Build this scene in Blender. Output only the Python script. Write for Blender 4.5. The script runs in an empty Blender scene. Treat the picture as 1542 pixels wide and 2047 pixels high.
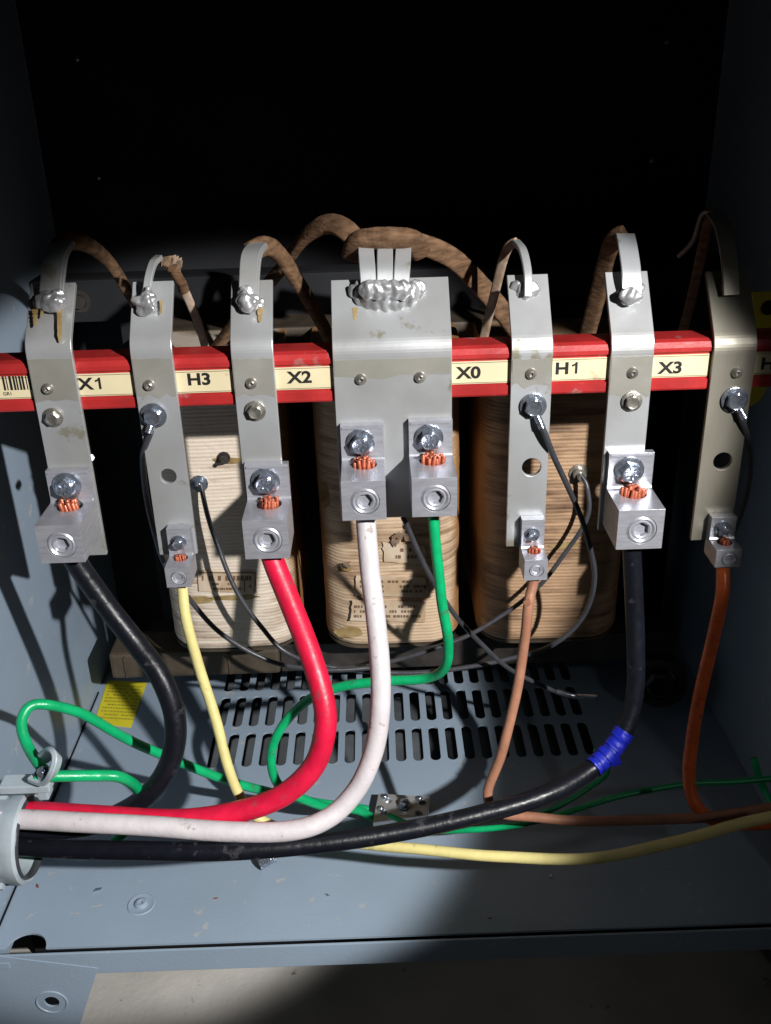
import bpy, bmesh, math, random
from mathutils import Vector, Matrix, noise
random.seed(4)
R = math.radians
SC = bpy.context.scene
COL = SC.collection
# ---------------------------------------------------------------- camera
FPX, CXP, CYP = 1900.0, 771.0, 1023.5
YAW, PITCH, ROLL = R(0.28), R(25.35), R(1.79)
CAMPOS = Vector((0, 0, 0.5))
fwd = Vector((math.sin(YAW)*math.cos(PITCH), math.cos(YAW)*math.cos(PITCH), -math.sin(PITCH)))
rt0 = Vector((math.cos(YAW), -math.sin(YAW), 0)); up0 = rt0.cross(fwd)
rt = math.cos(ROLL)*rt0 - math.sin(ROLL)*up0
upv = math.sin(ROLL)*rt0 + math.cos(ROLL)*up0
cd = bpy.data.cameras.new('camera'); cam = bpy.data.objects.new('camera', cd); COL.objects.link(cam)
cam.matrix_world = Matrix(((rt.x, upv.x, -fwd.x, CAMPOS.x), (rt.y, upv.y, -fwd.y, CAMPOS.y), (rt.z, upv.z, -fwd.z, CAMPOS.z), (0, 0, 0, 1)))
cd.sensor_fit = 'VERTICAL'; cd.sensor_height = 36; cd.sensor_width = 36*1542/2047
cd.lens = FPX/2047*36; cd.clip_start = .01; cd.clip_end = 50
SC.camera = cam
# ---------------------------------------------------------------- light
w = bpy.data.worlds.new('World'); SC.world = w; w.use_nodes = True
w.node_tree.nodes['Background'].inputs[0].default_value = (.92, .96, 1.0, 1)
w.node_tree.nodes['Background'].inputs[1].default_value = .007
LAMP = Vector((.45, -.20, .72)); AIM = Vector((-0.4904, 0.7065, -0.5102)); HALF = 12.75
_x = AIM.cross(Vector((0, 0, 1))).normalized(); AIM = AIM.normalized()-_x*.007+_x.cross(AIM).normalized()*.0095
def spot(name, energy, half, blend, size, aim=AIM, col=(1, .98, .96), pos=LAMP, sx=1):
    l = bpy.data.lights.new(name, 'SPOT'); l.energy = energy; l.spot_size = R(2*half); l.spot_blend = blend
    l.shadow_soft_size = size; l.color = col
    o = bpy.data.objects.new(name, l); COL.objects.link(o); o.location = pos
    o.rotation_euler = aim.to_track_quat('-Z', 'Y').to_euler(); o.scale = (sx, 1, 1); o.rotation_euler = (aim.to_track_quat('-Z', 'Y').to_matrix() @ Matrix.Rotation(R(37.7 if sx != 1 else 0), 3, 'Z')).to_euler(); return o
spot('flashlight_beam', 70, HALF, .20, .010, sx=1.20)
spot('flashlight_spill', 1.3, 21, 1.0, .02, aim=Vector((0.02, .48, .10))-LAMP)
SC.view_settings.view_transform = 'Standard'; SC.view_settings.look = 'None'
SC.view_settings.exposure = 0; SC.view_settings.gamma = 1; SC.view_settings.use_curve_mapping = False
# ---------------------------------------------------------------- pixel helpers: a point of a plane that stands in the place
def ray(px, py): return rt*((px-CXP)/FPX) - upv*((py-CYP)/FPX) + fwd
def P(px, py, Y): d = ray(px, py); return CAMPOS + d*(Y/d.y)
def Z(px, py, z): d = ray(px, py); return CAMPOS + d*((z-.5)/d.z)
def XP(px, py, x): d = ray(px, py); return CAMPOS + d*(x/d.x)
# ---------------------------------------------------------------- materials
def mat(name, color, rough=.5, metal=0, noise_amt=.12, noise_scale=60, bump=.0, bump_scale=300, stretch=None, color2=None, spec=.5, rvar=.1, coat=0, detail=5, speck=None):
    m = bpy.data.materials.new(name); m.use_nodes = True; nt = m.node_tree; b = nt.nodes['Principled BSDF']
    tc = nt.nodes.new('ShaderNodeTexCoord'); mp = nt.nodes.new('ShaderNodeMapping')
    nt.links.new(tc.outputs['Object'], mp.inputs[0])
    if stretch: mp.inputs['Scale'].default_value = stretch
    n = nt.nodes.new('ShaderNodeTexNoise'); n.inputs['Scale'].default_value = noise_scale; n.inputs['Detail'].default_value = detail
    nt.links.new(mp.outputs[0], n.inputs['Vector'])
    cr = nt.nodes.new('ShaderNodeValToRGB')
    c2 = color2 or tuple(c*(1-noise_amt*1.6) for c in color)
    c1 = color if color2 else tuple(min(1, c*(1+noise_amt*.8)) for c in color)
    cr.color_ramp.elements[0].position = .34; cr.color_ramp.elements[1].position = .66
    cr.color_ramp.elements[0].color = (*c2, 1); cr.color_ramp.elements[1].color = (*c1, 1)
    nt.links.new(n.outputs['Fac'], cr.inputs[0]); nt.links.new(cr.outputs[0], b.inputs['Base Color'])
    if speck:                                  # (colour, scale, threshold): dust, scuffs
        sn = nt.nodes.new('ShaderNodeTexNoise'); sn.inputs['Scale'].default_value = speck[1]; sn.inputs['Detail'].default_value = 7; sn.inputs['Roughness'].default_value = .62
        nt.links.new(tc.outputs['Object'], sn.inputs['Vector'])
        sr = nt.nodes.new('ShaderNodeMapRange'); sr.inputs[1].default_value = speck[2]; sr.inputs[2].default_value = speck[2]+.05
        nt.links.new(sn.outputs['Fac'], sr.inputs[0])
        mx = nt.nodes.new('ShaderNodeMix'); mx.data_type = 'RGBA'; mx.inputs[7].default_value = (*speck[0], 1)
        nt.links.new(sr.outputs[0], mx.inputs[0]); nt.links.new(cr.outputs[0], mx.inputs[6]); nt.links.new(mx.outputs[2], b.inputs['Base Color'])
    mr = nt.nodes.new('ShaderNodeMapRange'); mr.inputs[3].default_value = max(.03, rough-rvar); mr.inputs[4].default_value = min(1, rough+rvar)
    n2 = nt.nodes.new('ShaderNodeTexNoise'); n2.inputs['Scale'].default_value = noise_scale*2.7
    nt.links.new(mp.outputs[0], n2.inputs['Vector'])
    nt.links.new(n2.outputs['Fac'], mr.inputs[0]); nt.links.new(mr.outputs[0], b.inputs['Roughness'])
    b.inputs['Metallic'].default_value = metal; b.inputs['Specular IOR Level'].default_value = spec
    b.inputs['Coat Weight'].default_value = coat
    if bump:
        n3 = nt.nodes.new('ShaderNodeTexNoise'); n3.inputs['Scale'].default_value = bump_scale; n3.inputs['Detail'].default_value = 4
        nt.links.new(mp.outputs[0], n3.inputs['Vector'])
        bp = nt.nodes.new('ShaderNodeBump'); bp.inputs['Strength'].default_value = bump; bp.inputs['Distance'].default_value = .0006
        nt.links.new(n3.outputs['Fac'], bp.inputs['Height']); nt.links.new(bp.outputs[0], b.inputs['Normal'])
    return m
M = {}
M['paint'] = mat('grey_enamel', (.275, .35, .435), .42, 0, .05, 9, .2, 420, speck=((.40, .41, .41), 60, .63))
M['panshade'] = mat('shaded_primer', (.10, .11, .12), .6, 0, .2, 30)  # dark tone stands in for shade beneath the floor slots
M['reardark'] = mat('shade_dark_enamel', (.020, .021, .024), .8, 0, .2, 9, .1, 500, spec=.12)  # near-black colour stands in for the unlit depth of the cabinet
M['alu'] = mat('aluminium', (.55, .57, .59), .36, .55, .05, 16, .3, 60, stretch=(1, 1, 1), color2=(.43, .435, .43), detail=9, speck=((.34, .32, .25), 45, .60), rvar=.10)
M['dimalu'] = mat('shade_dull_aluminium', (.25, .235, .19), .45, .45, .07, 30, .12, 160, stretch=(2, 1, .5), rvar=.1)  # rightmost bracket's metal, darkened to stand in for weak light there
M['lug'] = mat('tin_plated_aluminium', (.47, .48, .53), .33, .55, .08, 120, .15, 700, stretch=(1, 1, 5), rvar=.08)
M['weld'] = mat('weld_metal', (.52, .53, .55), .34, .6, .2, 70, .5, 220, color2=(.30, .30, .30), rvar=.14)
M['zinc'] = mat('zinc_steel', (.44, .49, .58), .2, .85, .2, 400, .3, 700)
M['dullsteel'] = mat('dull_steel', (.42, .40, .36), .35, .8, .2, 300, .3, 600)
M['copper'] = mat('copper', (.55, .16, .09), .4, .5, .2, 500)
M['red'] = mat('red_fibreglass', (.38, .022, .022), .4, 0, .14, 40, .3, 220, speck=((.30, .12, .11), 50, .62))
M['cream'] = mat('cream_vinyl', (.64, .56, .36), .45, 0, .07, 25, .3, 60, speck=((.45, .36, .22), 55, .64))
M['ink'] = mat('black_ink', (.012, .012, .012), .5)
M['hole'] = mat('black_recess', (.006, .006, .006), .9, spec=.1)
M['yellowlab'] = mat('yellow_vinyl', (.68, .60, .03), .45, 0, .06, 50)
M['inky'] = mat('faded_ink', (.38, .33, .03), .6)
def plastic(n, c, r=.36, nz=.1, dirt=None, spec=.45): return mat(n, c, r, 0, nz, 90, .45, 260, rvar=.14, spec=spec, speck=(dirt or tuple(min(1, q*.5+.03) for q in c), 95, .62))
M['c_black'] = plastic('black_insulation', (.006, .007, .011), .36, .1, (.035, .035, .04), .30)
M['c_red'] = plastic('red_insulation', (.62, .008, .045), .42)
M['c_white'] = plastic('white_insulation', (.58, .54, .56), .5, .06, (.34, .30, .28))
M['c_green'] = plastic('green_insulation', (.004, .36, .13), .32)
M['c_yellow'] = plastic('yellow_insulation', (.68, .60, .25), .42, .05)
M['c_brown'] = plastic('brown_insulation', (.34, .16, .10), .36)
M['c_orange'] = plastic('orange_insulation', (.80, .15, .035), .3)
M['c_grey'] = plastic('grey_insulation', (.045, .047, .055), .35)
M['c_blue'] = plastic('blue_tape', (.006, .015, .38), .5)
M['kraft'] = mat('shade_darkened_kraft', (.17, .098, .055), .8, 0, .3, 120, .9, 200, color2=(.075, .042, .022), spec=.2, stretch=(1, 1, 3))  # brown lowered so leads above the beam edge look unlit
M['kraftpale'] = mat('pale_paper', (.42, .32, .25), .75, 0, .3, 90, .8, 160, color2=(.20, .13, .08), spec=.2)
M['varnish'] = mat('amber_varnish', (.36, .27, .13), .3, 0, .3, 110, color2=(.22, .14, .05), coat=.3)
M['paper'] = mat('label_paper', (.56, .46, .35), .7, 0, .1, 60, .2, 200, color2=(.38, .26, .15))
M['faint'] = mat('brown_print', (.15, .09, .055), .7)
M['iron'] = mat('varnished_core_steel', (.035, .030, .026), .55, .1, .3, 60, .4, 200)
M['ochre'] = mat('varnished_insulator', (.085, .065, .042), .6, 0, .3, 40, .3, 200, color2=(.04, .03, .02))
M['diecast'] = mat('die_cast_zinc', (.45, .52, .57), .36, .2, .08, 80, .2, 400)
def coilmat(name, pale, dark, bias, cx, hw, side=(.30, .15, .055)):
    m = bpy.data.materials.new(name); m.use_nodes = True; nt = m.node_tree; b = nt.nodes['Principled BSDF']
    tc = nt.nodes.new('ShaderNodeTexCoord')
    mp = nt.nodes.new('ShaderNodeMapping'); mp.inputs['Scale'].default_value = (1, 1, 9); nt.links.new(tc.outputs['Object'], mp.inputs[0])
    a = nt.nodes.new('ShaderNodeTexNoise'); a.inputs['Scale'].default_value = 24; a.inputs['Detail'].default_value = 6; nt.links.new(mp.outputs[0], a.inputs['Vector'])
    c = nt.nodes.new('ShaderNodeTexNoise'); c.inputs['Scale'].default_value = 16; c.inputs['Detail'].default_value = 5; nt.links.new(tc.outputs['Object'], c.inputs['Vector'])
    mx = nt.nodes.new('ShaderNodeMath'); mx.operation = 'ADD'; nt.links.new(a.outputs['Fac'], mx.inputs[0]); nt.links.new(c.outputs['Fac'], mx.inputs[1])
    mul = nt.nodes.new('ShaderNodeMath'); mul.operation = 'MULTIPLY'; mul.inputs[1].default_value = .5; nt.links.new(mx.outputs[0], mul.inputs[0])
    cr = nt.nodes.new('ShaderNodeValToRGB'); e = cr.color_ramp.elements
    e[0].position = .34+bias; e[0].color = (*dark, 1); e[1].position = .53+bias; e[1].color = (*pale, 1)
    k = cr.color_ramp.elements.new(.42+bias); k.color = tuple(.35*p+.65*q for p, q in zip(pale, dark))+(1,)
    nt.links.new(mul.outputs[0], cr.inputs[0]); nt.links.new(cr.outputs[0], b.inputs['Base Color'])
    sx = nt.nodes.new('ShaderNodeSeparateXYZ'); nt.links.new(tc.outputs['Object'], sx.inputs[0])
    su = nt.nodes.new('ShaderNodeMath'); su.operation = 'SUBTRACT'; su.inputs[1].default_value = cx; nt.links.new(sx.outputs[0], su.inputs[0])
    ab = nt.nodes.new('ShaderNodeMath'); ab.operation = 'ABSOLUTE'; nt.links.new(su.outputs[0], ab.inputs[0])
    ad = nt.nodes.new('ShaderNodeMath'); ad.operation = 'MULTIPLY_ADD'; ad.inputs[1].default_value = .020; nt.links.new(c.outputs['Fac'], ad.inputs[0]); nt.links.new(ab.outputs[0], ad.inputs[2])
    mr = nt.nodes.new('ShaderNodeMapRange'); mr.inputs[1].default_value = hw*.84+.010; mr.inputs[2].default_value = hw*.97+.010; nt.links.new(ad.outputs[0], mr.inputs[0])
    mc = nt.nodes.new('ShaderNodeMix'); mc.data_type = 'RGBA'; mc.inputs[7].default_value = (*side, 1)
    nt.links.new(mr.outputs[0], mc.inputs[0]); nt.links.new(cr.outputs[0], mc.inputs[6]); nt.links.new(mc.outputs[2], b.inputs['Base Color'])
    b.inputs['Roughness'].default_value = .55
    f = nt.nodes.new('ShaderNodeTexNoise'); f.inputs['Scale'].default_value = 300; nt.links.new(tc.outputs['Object'], f.inputs['Vector'])
    bp = nt.nodes.new('ShaderNodeBump'); bp.inputs['Strength'].default_value = .5; bp.inputs['Distance'].default_value = .0006
    nt.links.new(f.outputs['Fac'], bp.inputs['Height']); nt.links.new(bp.outputs[0], b.inputs['Normal'])
    return m
def concrete():
    m = mat('concrete', (.50, .48, .45), .8, 0, .12, 14, .6, 220, color2=(.36, .345, .32), detail=9, speck=((.20, .19, .17), 60, .66))
    return m
M['concrete'] = concrete()
# ---------------------------------------------------------------- object helpers
def tag(o, label, cat, group=None):
    o['label'] = label; o['category'] = cat
    if group: o['group'] = group
    return o
def link(name, bm, m, parent=None, smooth=False, angle=None):
    me = bpy.data.meshes.new(name)
    bmesh.ops.recalc_face_normals(bm, faces=bm.faces)
    bm.to_mesh(me); bm.free()
    if isinstance(m, str): m = M[m]
    me.materials.append(m)
    if smooth:
        for p in me.polygons: p.use_smooth = True
        if angle is not None:
            b2 = bmesh.new(); b2.from_mesh(me)
            for e in b2.edges:
                if len(e.link_faces) == 2 and e.calc_face_angle(0) > R(angle): e.smooth = False
            b2.to_mesh(me); b2.free()
    o = bpy.data.objects.new(name, me); COL.objects.link(o)
    if parent: o.parent = parent; o.matrix_parent_inverse = parent.matrix_basis.inverted()
    return o
def thing(name, loc, label, cat, group=None):
    o = bpy.data.objects.new(name, None); COL.objects.link(o); o.location = loc; o.empty_display_size = .01
    return tag(o, label, cat, group)
def box(bm, x0, x1, y0, y1, z0, z1, bev=0, seg=2):
    r = bmesh.ops.create_cube(bm, size=1); vs = r['verts']
    for v in vs: v.co = Vector((x0+(v.co.x+.5)*(x1-x0), y0+(v.co.y+.5)*(y1-y0), z0+(v.co.z+.5)*(z1-z0)))
    if bev:
        es = list({e for v in vs for e in v.link_edges})
        bmesh.ops.bevel(bm, geom=es, offset=bev, segments=seg, affect='EDGES', profile=.6)
def prism(bm, pts, off):                       # polygon (3D loop) extruded by the vector off
    a = [bm.verts.new(p) for p in pts]; b = [bm.verts.new(Vector(p)+off) for p in pts]
    bm.faces.new(a); bm.faces.new(b[::-1]); n = len(a)
    for i in range(n): bm.faces.new((a[i], b[i], b[(i+1) % n], a[(i+1) % n]))
def frame_of(ax):
    ax = ax.normalized(); u = ax.cross(Vector((0, 0, 1)))
    if u.length < .1: u = ax.cross(Vector((0, 1, 0)))
    u.normalize(); return ax, u, ax.cross(u).normalized()
def lathe(bm, c, ax, prof, n=32, hexr=None):   # prof: (radius, distance along ax)
    ax, u, v = frame_of(ax); rings = []
    for r, h in prof:
        if r == 0: rings.append([bm.verts.new(c+ax*h)]); continue
        rings.append([bm.verts.new(c+ax*h+(u*math.cos(2*math.pi*i/n)+v*math.sin(2*math.pi*i/n))*r) for i in range(n)])
    for a, b in zip(rings, rings[1:]):
        for i in range(n):
            j = (i+1) % n
            if len(a) == 1: bm.faces.new((a[0], b[i], b[j]))
            elif len(b) == 1: bm.faces.new((a[i], b[0], a[j]))
            else: bm.faces.new((a[i], b[i], b[j], a[j]))
    return rings
def cat(pts, sub=10):
    out = []; n = len(pts)
    for i in range(n-1):
        p0 = pts[max(i-1, 0)]; p1 = pts[i]; p2 = pts[i+1]; p3 = pts[min(i+2, n-1)]
        for k in range(sub):
            t = k/sub
            out.append(.5*((2*p1)+(p2-p0)*t+(2*p0-5*p1+4*p2-p3)*t*t+(3*p1-p0-3*p2+p3)*t**3))
    out.append(pts[-1]); return out
def sweep(bm, pts, prof, wref=None, scale=None, twist=0):
    """profile (list of 2D) swept along pts; wref keeps the profile's x axis near a direction"""
    n = len(pts); prev = None; rings = []
    for i, p in enumerate(pts):
        t = (pts[min(i+1, n-1)]-pts[max(i-1, 0)]).normalized()
        if wref is not None: a = (wref-t*wref.dot(t)); 
        elif prev is None: a = t.cross(Vector((0, 1, 0))); a = a if a.length > .1 else t.cross(Vector((1, 0, 0)))
        else: a = prev-t*prev.dot(t)
        a.normalize(); prev = a; b = t.cross(a)
        s = scale(i/(n-1)) if scale else 1
        rings.append([bm.verts.new(p+a*x*s+b*y*s) for x, y in prof])
    m = len(prof)
    for A, B in zip(rings, rings[1:]):
        for i in range(m): j = (i+1) % m; bm.faces.new((A[i], A[j], B[j], B[i]))
    bm.faces.new(rings[0][::-1]); bm.faces.new(rings[-1])
def circ(r, n=18, sx=1): return [(math.cos(2*math.pi*i/n)*r*sx, math.sin(2*math.pi*i/n)*r) for i in range(n)]
def rrect(w, h, r=.0004): 
    return [(w/2-r, -h/2), (w/2, -h/2+r), (w/2, h/2-r), (w/2-r, h/2), (-w/2+r, h/2), (-w/2, h/2-r), (-w/2, -h/2+r), (-w/2+r, -h/2)]
def ppts(l): return [P(*q) for q in l]
def cable(name, l, dia, m, label=None, cat_='cable', group=None, parent=None, wob=.0006, sub=12):
    pts = cat(ppts(l), sub) if not isinstance(l[0], Vector) else cat(l, sub)
    sd = random.random()*50
    pts = [p+Vector((noise.noise(Vector((i*.06, sd, 0))), noise.noise(Vector((i*.06, sd, 9))), noise.noise(Vector((i*.06, sd, 19)))))*wob for i, p in enumerate(pts)]
    bm = bmesh.new(); sweep(bm, pts, circ(dia/2, 20), scale=lambda t: 1+.018*noise.noise(Vector((t*14, sd, 3))))
    o = link(name, bm, m, parent, smooth=True, angle=60)
    if label: tag(o, label, cat_, group)
    return o
def cut(o, cutters):
    """boolean difference with a bmesh of closed solids"""
    me = bpy.data.meshes.new('cut'); bmesh.ops.recalc_face_normals(cutters, faces=cutters.faces); cutters.to_mesh(me); cutters.free()
    c = bpy.data.objects.new('cut', me); COL.objects.link(c)
    md = o.modifiers.new('b', 'BOOLEAN'); md.object = c; md.operation = 'DIFFERENCE'; md.solver = 'EXACT'
    bpy.context.view_layer.update()
    dg = bpy.context.evaluated_depsgraph_get(); nm = bpy.data.meshes.new_from_object(o.evaluated_get(dg))
    o.modifiers.clear(); o.data = nm; bpy.data.objects.remove(c)
    return o
def cyl(bm, c, ax, r, a, b, n=28): lathe(bm, c, ax, [(0, a), (r, a), (r, b), (0, b)], n)
def stadium(bm, cx, cy, wx, ly, z0, z1, n=8):
    r = wx/2; pts = []
    for k in range(n+1): a = math.pi*k/n; pts.append((cx+r*math.cos(a), cy+ly/2-r+r*math.sin(a)))
    for k in range(n+1): a = math.pi+math.pi*k/n; pts.append((cx+r*math.cos(a), cy-ly/2+r+r*math.sin(a)))
    prism(bm, [Vector((x, y, z0)) for x, y in pts], Vector((0, 0, z1-z0)))
def text(s, center, h, m, parent, name, stretch=1.0, bold=.02, nrm=Vector((0, -1, 0))):
    cu = bpy.data.curves.new('t', 'FONT'); cu.body = s; cu.size = 1; cu.align_x = 'CENTER'; cu.align_y = 'CENTER'; cu.offset = bold
    o = bpy.data.objects.new('t', cu); COL.objects.link(o); bpy.context.view_layer.update()
    me = bpy.data.meshes.new_from_object(o.evaluated_get(bpy.context.evaluated_depsgraph_get()))
    bpy.data.objects.remove(o)
    k = h/.70
    ys = [v.co.y for v in me.vertices]; xs = [v.co.x for v in me.vertices]; mx = (min(xs)+max(xs))/2; my = (min(ys)+max(ys))/2
    for v in me.vertices: v.co = Vector((center.x+(v.co.x-mx)*k*stretch, center.y, center.z+(v.co.y-my)*k))
    me.materials.append(M[m]); t = bpy.data.objects.new(name, me); COL.objects.link(t); t.parent = parent
    t.matrix_parent_inverse = parent.matrix_basis.inverted(); return t
# ================================================================ large structure
XL, XR = -.2575, Z(1430, 1430, 0).x
YF = Z(850, 1868, 0).y                       # front edge of the cabinet floor
YB = .80
bm = bmesh.new(); GZ = -.075
bmesh.ops.create_grid(bm, x_segments=1, y_segments=1, size=3, matrix=Matrix.Translation((0, 0, GZ)))
g = link('ground', bm, 'concrete'); g['kind'] = 'structure'
cab = thing('equipment_cabinet', (0, YF, 0), 'grey painted steel cabinet with slotted floor, open at the front, around the whole transformer', 'cabinet')
# floor plate with vents
bm = bmesh.new(); box(bm, XL, XR, YF, YB, -.0016, 0)
fl = link('floor_panel', bm, 'paint', cab)
cb = bmesh.new()
rows = [(Z(700, 1523, 0).y, Z(700, 1460, 0).y), (Z(700, 1443, 0).y, Z(700, 1387, 0).y), (Z(700, 1372, 0).y, Z(700, 1322, 0).y)]
xa, xb = Z(424, 1528, 0).x, Z(1180, 1500, 0).x
ns = 23
for ri, (y0, y1) in enumerate(rows):
    for k in range(ns):
        x = xa+(xb-xa)*k/(ns-1); stadium(cb, x, (y0+y1)/2, .0083, (y1-y0)*1.08, -.01, .01)
h0 = Z(62, 1868, 0); stadium(cb, h0.x, YF-.002, .026, .028, -.01, .01, 12)
cut(fl, cb)
# side, rear and roof panels
bm = bmesh.new(); box(bm, XL-.0016, XL-.0002, YF-.012, YB, -.03, .95); box(bm, XL-.03, XL-.0002, YF-.0136, YF-.012, -.09, .95)
lp = link('side_panel', bm, 'paint', cab)
bm = bmesh.new(); box(bm, XR+.0002, XR+.0016, YF-.012, YB, -.03, .95); box(bm, XR+.0002, XR+.03, YF-.0136, YF-.012, -.07, .95); link('side_panel', bm, 'paint', cab)
bm = bmesh.new(); box(bm, XL, XR, YB+.0002, YB+.002, -.03, .95); link('rear_panel', bm, 'reardark', cab)
bm = bmesh.new(); box(bm, XL-.002, XR+.002, YF+.02, YB+.004, .951, .953); link('roof_panel', bm, 'reardark', cab)
# front gap, kept dark as shade, and front rail with foot
YR = YF-.010
rz1 = P(300, 1897, YR).z; rz0 = P(300, 1938, YR).z
bm = bmesh.new(); box(bm, XL-.0, XR, YR-.0016, YR, rz0, rz1, .0004)
link('front_rail', bm, 'paint', cab)
bm = bmesh.new()
F = [P(25, 1905, YR-.002), P(196, 1936, YR-.002), P(150, 2090, YR-.002), P(92, 2090, YR-.002)]
F[3].z = F[2].z = GZ+.001; F[0].x = XL+.0005
F[3] = Vector((XL+.0005, F[3].y, GZ+.001))
prism(bm, F, Vector((0, .0014, 0)))
ft = link('foot', bm, 'paint', cab)
fc = P(104, 2003, YR-.002)
cb = bmesh.new(); cyl(cb, fc, Vector((0, -1, 0)), .0048, -.01, .01); cut(ft, cb)
bm = bmesh.new(); lathe(bm, fc, Vector((0, -1, 0)), [(.0105, -.0004), (.0098, .0009), (.0090, .0004), (.0088, -.0004)], 40); link('embossed_ring', bm, 'paint', ft, smooth=True)
bm = bmesh.new(); box(bm, XL, XR, YF+.058, YB, -.052, -.050); link('slot_shade_pan', bm, 'panshade', cab)  # added sheet under the vents so the slots look shaded
# under-floor rear apron behind the front gap, near-black to stand in for its shade
bm = bmesh.new(); box(bm, XL, XR, YF+.055, YF+.057, -.07, -.003); link('base_baffle', bm, 'reardark', cab)
# corner seam bead and dimpled screw in floor
bm = bmesh.new(); box(bm, XL+.0006, XL+.0016, YF+.002, .70, .0003, .0012, .0002, 1); link('seam', bm, 'hole', cab)
c = Z(283, 1808, 0)
bm = bmesh.new(); lathe(bm, c, Vector((0, 0, 1)), [(.0092, .0002), (.0085, .0007), (.0070, .0003), (.0045, .0003), (.0042, .0016), (.0028, .0024), (.0012, .0022), (.001, .0008), (0, .0008)], 32)
tag(link('floor_screw', bm, 'paint', None, smooth=True, angle=35), 'painted round screw in a shallow dimple on the cabinet floor near the front rail', 'screw')
def small_mark(px, py): pass
# embossed slot in left flange
bm = bmesh.new(); a = P(6, 1930, YF-.0142); box(bm, a.x-.007, a.x+.0045, YF-.0150, YF-.0137, a.z-.0025, a.z+.0025, .0003); link('latch_tab', bm, 'paint', lp)
# ================================================================ core and windings
core = thing('transformer_core', (0, .62, 0), 'dark varnished steel core frame with upper and lower clamps behind the windings', 'transformer core')
def xz(px, py, Y): q = P(px, py, Y); return q.x, q.z
a = P(218, 1300, .65); b_ = P(1345, 1305, .65)
bm = bmesh.new(); zb = P(500, 1345, .65).z; zt = P(500, 1292, .65).z
box(bm, P(560, 1300, .65).x, b_.x, .65, .656, zb, zt, .001); box(bm, P(560, 1300, .65).x, b_.x, .656, .682, zt-.004, zt, .001)
link('lower_clamp', bm, 'iron', core)
bm = bmesh.new(); box(bm, a.x, P(560, 1300, .65).x-.0005, .646, .680, zb+.001, zt-.001, .003); 
for k in range(4): x = a.x+.028*k+.012; box(bm, x, x+.0015, .6445, .6465, zb+.003, zt-.003)
link('insulating_block', bm, 'ochre', core)
for px in (300, 700, 1240):
    q = P(px, 1340, .66); bm = bmesh.new(); box(bm, q.x-.012, q.x+.012, .735, .765, .0005, zb-.0005, .002); box(bm, q.x-.010, q.x+.010, .683, .752, zb, zb+.006, .001); link('mounting_foot', bm, 'iron', core)
bm = bmesh.new(); q = P(265, 1285, .65); lathe(bm, Vector((q.x, .66, zt)), Vector((0, 0, 1)), [(0, 0), (.003, 0), (.003, .014), (.0022, .0155), (0, .0155)], 18); link('stud', bm, 'zinc', core, smooth=True, angle=40)
bm = bmesh.new(); q = P(1333, 1335, .65); box(bm, q.x-.0045, q.x+.0045, .635, .649, q.z-.009, q.z+.009, .002); link('bracket_tab', bm, 'dullsteel', core)
# upper clamp
za = P(300, 640, .72).z; zc = P(300, 556, .72).z
bm = bmesh.new(); box(bm, P(60, 600, .72).x, P(1500, 600, .72).x, .72, .725, za, zc, .001); box(bm, P(60, 600, .72).x, P(1500, 600, .72).x, .7252, .75, zc-.004, zc, .001)
uc = link('upper_clamp', bm, 'reardark', core)  # coloured near-black because the beam should not reach it
for px, py in ((160, 602), (1370, 575)):
    bm = bmesh.new(); q = P(px, py, .72); lathe(bm, q, Vector((0, -1, 0)), [(.0085, 0), (.0085, .001), (.0055, .001), (.005, .005), (0, .0052)], 6 if px > 999 else 28); link('clamp_bolt', bm, 'iron', uc, smooth=True, angle=30)
bm = bmesh.new(); box(bm, P(300, 660, .69).x, P(1250, 660, .69).x, .68, .78, P(500, 700, .69).z, P(500, 650, .69).z, .002); link('core_yoke', bm, 'ochre', core)
for x in (-.19, .225):
    bm = bmesh.new(); box(bm, x-.006, x+.006, .7252, .76, .0005, za, .001); link('core_post', bm, 'reardark', core)
COILS = {'coilA': lambda cx, hw: coilmat('cream_wrapped_winding', (.64, .55, .45), (.25, .16, .10), -.03, cx-.0, hw), 'coilB': lambda cx, hw: coilmat('amber_wrapped_winding', (.54, .40, .27), (.18, .095, .045), -.01, cx-.0, hw), 'coilC': lambda cx, hw: coilmat('brown_shaded_winding', (.38, .24, .14), (.10, .052, .026), .01, cx-.0, hw)}  # coilC is brown and also darkened in colour for missing shade
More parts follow.
